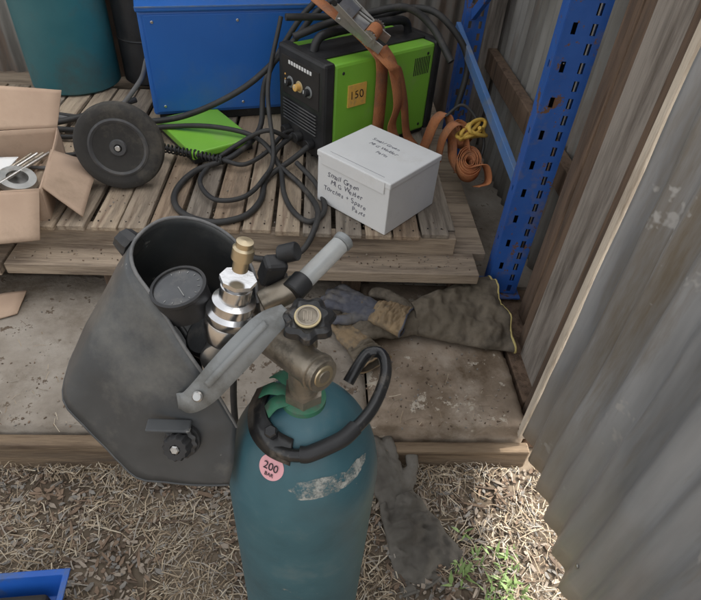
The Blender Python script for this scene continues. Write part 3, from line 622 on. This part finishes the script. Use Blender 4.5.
tube('lead_9',[(-1.2,1.98,Z0),(-1.05,1.92,Z0),(-.92,1.96,Z0),(-.85,2.06,Z0),(-.9,2.15,.41)],.007,m_gcab,cb)
tube('lead_11',[(-1.3,2.2,Z0),(-1.1,2.25,Z0+.02),(-.95,2.38,.41),(-.82,2.5,.42)],.013,m_cab,cb)
# ---------------------------------------------------------------- orange ratchet strap
rs=empty('ratchet_strap',(.02,2.02,.385),math.radians(37.2))
ribbon('web_over',[(.265,-.02,.05),(.27,-.016,.2),(.255,-.022,.36),(.235,-.01,.41),(.20,.06,.46),(.14,.16,.52),(.10,.3,.58)],[V((1,0,0)),V((1,0,.1)),V((1,.1,.2)),V((1,.2,.2)),V((1,.3,.1)),V((1,.3,0)),V((1,.3,0))],.062,m_or,rs,.003)
ribbon('web_tail',[(.24,-.03,.43),(.28,-.055,.36),(.31,-.075,.22),(.30,-.066,.12),(.33,-.09,.04),(.38,-.12,.006)],V((1,.2,.1)),.056,m_or,rs,.003)
ribbon('web_fold',[(.22,-.02,.42),(.26,-.07,.37),(.31,-.06,.33),(.37,-.05,.2),(.40,-.06,.06),(.42,-.1,.01)],V((1,.3,.2)),.052,m_or,rs,.003)
rb=D.objects.new('ratchet_buckle',None); COL.objects.link(rb); rb.parent=rs
bx_=V((.115,-.17,-.11)).normalized(); w_=V((1,.3,.1)); by_=(w_-bx_*w_.dot(bx_)).normalized(); bz_=bx_.cross(by_)
mb=Matrix((bx_,by_,bz_)).transposed().to_4x4(); mb.translation=V((.195,.045,.465))+bz_*.018; rb.matrix_local=mb@Matrix.Scale(1.3,4)
for s_ in (-1,1):
    box('side_plate_%d'%(s_+1),(-.075,s_*.03-.0015,-.012),(.075,s_*.03+.0015,.018),m_steel,rb,.001)
    box('handle_plate_%d'%(s_+1),(-.10,s_*.036-.0015,.012),(.04,s_*.036+.0015,.030),m_steel,rb,.001,rot=(0,math.radians(10),0))
    lathe('gear_%d'%(s_+1),[(0,-.002),(.022,-.002),(.022,.002),(0,.002)],(.03,s_*.0335,.01),(0,1,0),m_steel,rb,64,True,16,.09)
cyl('spool',(.03,-.032,.01),(.03,.032,.01),.011,m_steel,rb)
lathe('web_on_spool',[(.011,0),(.020,0),(.020,.048),(.011,.048)],(.03,-.024,.01),(0,1,0),m_or,rb)
cyl('cross_bolt',(-.065,-.034,.0),(-.065,.034,.0),.005,m_steel,rb)
cyl('handle_bar',(-.095,-.038,.035),(-.095,.038,.035),.010,m_blk,rb)
box('handle_web',(-.085,-.034,.028),(-.035,.034,.031),m_steel,rb,.001,rot=(0,math.radians(10),0))
box('pawl',(-.035,-.026,.008),(.008,.026,.012),m_steel,rb,.001)
# loose strap bundle
sb=empty('strap_bundle')
def roll(name,c0,r0,r1,turns,w,axis,sq=1.25):
    x,y,d=frame(axis); P=[]; n=int(turns*10)
    for k in range(n+1):
        t=k/n; a=2*math.pi*turns*t; rr=r0+(r1-r0)*t+.0035*noise.noise(V((a,c0[0]*9,0))); P.append(V(c0)+x*rr*math.cos(a)+y*rr*sq*math.sin(a)+d*.006*noise.noise(V((a*.5,3,c0[1]))))
    ribbon(name,P,d,w,m_or,sb,.0028,4)
roll('roll_a',(.60,1.99,.44),.014,.050,6,.05,(-.1,-.5,.9),1.4)
roll('roll_b',(.575,2.12,.50),.01,.045,5,.05,(.3,-.6,1))
ribbon('loop_a',[(.44,2.16,.385),(.45,2.14,.46),(.47,2.12,.56),(.51,2.12,.58),(.54,2.1,.5),(.55,2.05,.42),(.57,2.0,.39)],V((.6,-.8,.1)),.05,m_or,sb,.003)
ribbon('loop_b',[(.50,2.1,.39),(.5,2.08,.5),(.53,2.06,.57),(.57,2.06,.55),(.6,2.03,.46),(.62,1.98,.39)],V((.3,-.9,.1)),.05,m_or,sb,.003)
ribbon('loop_c',[(.56,2.0,.39),(.6,1.96,.44),(.65,1.94,.46),(.67,1.92,.40),(.62,1.9,.388)],V((.3,-.9,.5)),.05,m_or,sb,.003)
ropeP=[]
for k in range(60):
    a=k*.55; ropeP.append(V((.61+.045*math.cos(a)+.02*math.sin(a*.37),2.06+.035*math.sin(a*1.1),.53+.03*math.sin(a*.6)+.0004*k)))
tube('yellow_rope',ropeP,.0075,m_yel,sb,n=5)
tube('dark_cord',[(.5,2.1,.58),(.56,2.12,.62),(.62,2.1,.58),(.66,2.05,.5),(.64,2.0,.42)],.006,m_cab,sb)
# ---------------------------------------------------------------- white carton
wb=empty('white_carton',(.235,1.565,.382),math.radians(47))
box('carton',(0,0,0),(.29,.318,.195),m_white,wb,.003)
box('lid',(-.002,-.003,.1775),(.293,.322,.2),m_white,wb,.004)
box('front_tuck_flap',(-.0042,.02,.155),(-.0022,.300,.198),m_white,wb,.0008)
box('lid_slit',(.02,.04,.1995),(.0212,.28,.2004),m_pen,wb,0)
tl=((0,-1,0),(0,0,1),(-1,0,0))
for k,(t_,y,z) in enumerate((('Small Green',.27,.118),('MIG Welder',.255,.090),('Torches + Spare',.285,.060),('Parts',.15,.032))):
    scrawl('label_line_%d'%k,t_,.026,m_pen,wb,(-.0008,y,z),tl)
for k,(t_,x_,y_) in enumerate((('Small Green',.2,.24),('MIG Welder',.165,.23),('Parts',.13,.17))): scrawl('top_line_%d'%k,t_,.022,m_pen,wb,(x_,y_,.2004),((0,-1,0),(1,0,0),(0,0,1)))
# ---------------------------------------------------------------- cardboard box
kb=empty('open_cardboard_box',(-1.28,1.52,.3),math.radians(12))
def sheet(name,a,b,c_,d_,parent=kb,mat=m_card,th=.005,bow=.006):
    a,b,c_,d_=map(V,(a,b,c_,d_)); N_=10; nn=(b-a).cross(d_-a).normalized(); vs=[];fs=[]
    for j in range(N_+1):
        for i in range(N_+1):
            u=i/N_;v=j/N_; p=(a.lerp(b,u)).lerp(d_.lerp(c_,u),v); p=p+nn*(bow*math.sin(math.pi*u)*v+noise.noise(p*9)*.003); vs.append(p)
    for j in range(N_):
        for i in range(N_): q=j*(N_+1)+i; fs.append((q,q+1,q+N_+2,q+N_+1))
    o=obj(name,vs,fs,mat,parent,True); mod(o,'SOLIDIFY',thickness=th,offset=0); return o
bx,by,bz=.40,.44,.20
sheet('bottom',(0,0,.003),(bx,0,.003),(bx,by,.003),(0,by,.003),bow=0)
sheet('side_front',(0,0,0),(bx,0,0),(bx,0,bz),(0,0,bz)); sheet('side_back',(0,by,0),(bx,by,0),(bx,by,bz),(0,by,bz))
sheet('side_left',(0,0,0),(0,by,0),(0,by,bz),(0,0,bz)); sheet('side_right',(bx,0,0),(bx,by,0),(bx,by,bz),(bx,0,bz))
sheet('flap_back',(0,by,bz),(bx,by,bz),(bx+.03,by+.10,bz+.10),(-.02,by+.10,bz+.15),bow=.012)
sheet('flap_right',(bx,0.02,bz),(bx,by*.6,bz),(bx+.15,by*.55,bz-.06),(bx+.11,-.03,bz-.10),bow=.01)
sheet('flap_front',(0,0,bz),(bx,0,bz),(bx-.02,-.10,bz-.13),(.02,-.11,bz-.13),bow=-.01)
lathe('steel_ring',[(.035,0),(.06,0),(.065,.01),(.06,.03),(.035,.03),(.035,0)],(.27,.22,.1),(.3,-.2,1),m_steel,kb)
for k in range(4): cyl('rod_%d'%k,(.06+.03*k,.05,.1+.01*k),(.3+.02*k,.38,.13),.006,m_steel if k%2 else m_brz,kb)
box('packing',(.02,.02,.01),(bx-.02,by-.02,.07),m_card,kb,.01)
sheet('loose_paper',(.03,.25,.09),(.2,.2,.12),(.26,.36,.13),(.06,.4,.1),mat=m_white,th=.001)
ks=empty('cardboard_scrap',(-1.06,1.40,.142),math.radians(25))
sheet('scrap',(-.2,-.05,0.003),(.06,-.04,.003),(.10,.05,.02),(-.2,.08,.01),parent=ks,bow=.01)
# ---------------------------------------------------------------- rear teal cylinder and drum
rc=empty('gas_cylinder',(-1.17,2.78,.381))
lathe('bottle',[(0,0),(.185,0),(.2,.012),(.2,.95),(.185,1.03),(.14,1.1),(.06,1.14),(0,1.145)],(0,0,0),(0,0,1),m_teal2,rc,64)
lathe('valve',[(.03,0),(.03,.05),(.018,.06),(.018,.13),(0,.13)],(0,0,1.14),(0,0,1),m_brz,rc)
sg=empty('storage_drum',(-.84,2.86,.381))
lathe('drum',[(0,0),(.11,0),(.12,.01),(.12,.2),(.124,.205),(.12,.21),(.12,.7),(.1,.72),(0,.72)],(0,0,0),(0,0,1),m_blk,sg,40)
# ---------------------------------------------------------------- blue tub
tb=empty('blue_storage_tub',(-.92,.275,0),math.radians(4))
def tub(name,w,d,h,t,mat,parent):
    vs=[];fs=[]
    rings=[(0,0,0),(-.02,-.02,h),(-.028,-.028,h),(-.028,-.028,h+.005),(-.014,-.014,h+.005),(t,t,.01)]
    for (ix,iy,z) in rings: vs.extend([(ix,iy,z),(w-ix,iy,z),(w-ix,d-iy,z),(ix,d-iy,z)])
    for k in range(len(rings)-1):
        for i in range(4): fs.append((k*4+i,k*4+(i+1)%4,k*4+4+(i+1)%4,k*4+4+i))
    fs.append((0,3,2,1)); b=(len(rings)-1)*4; fs.append((b,b+1,b+2,b+3))
    o=obj(name,vs,fs,mat,parent); mod(o,'BEVEL',width=.006,segments=3); return o
tub('tub',.34,.26,.07,.01,m_tarp,tb)
box('contents',(.12,.02,.012),(.325,.24,.06),m_dark,tb,.01)
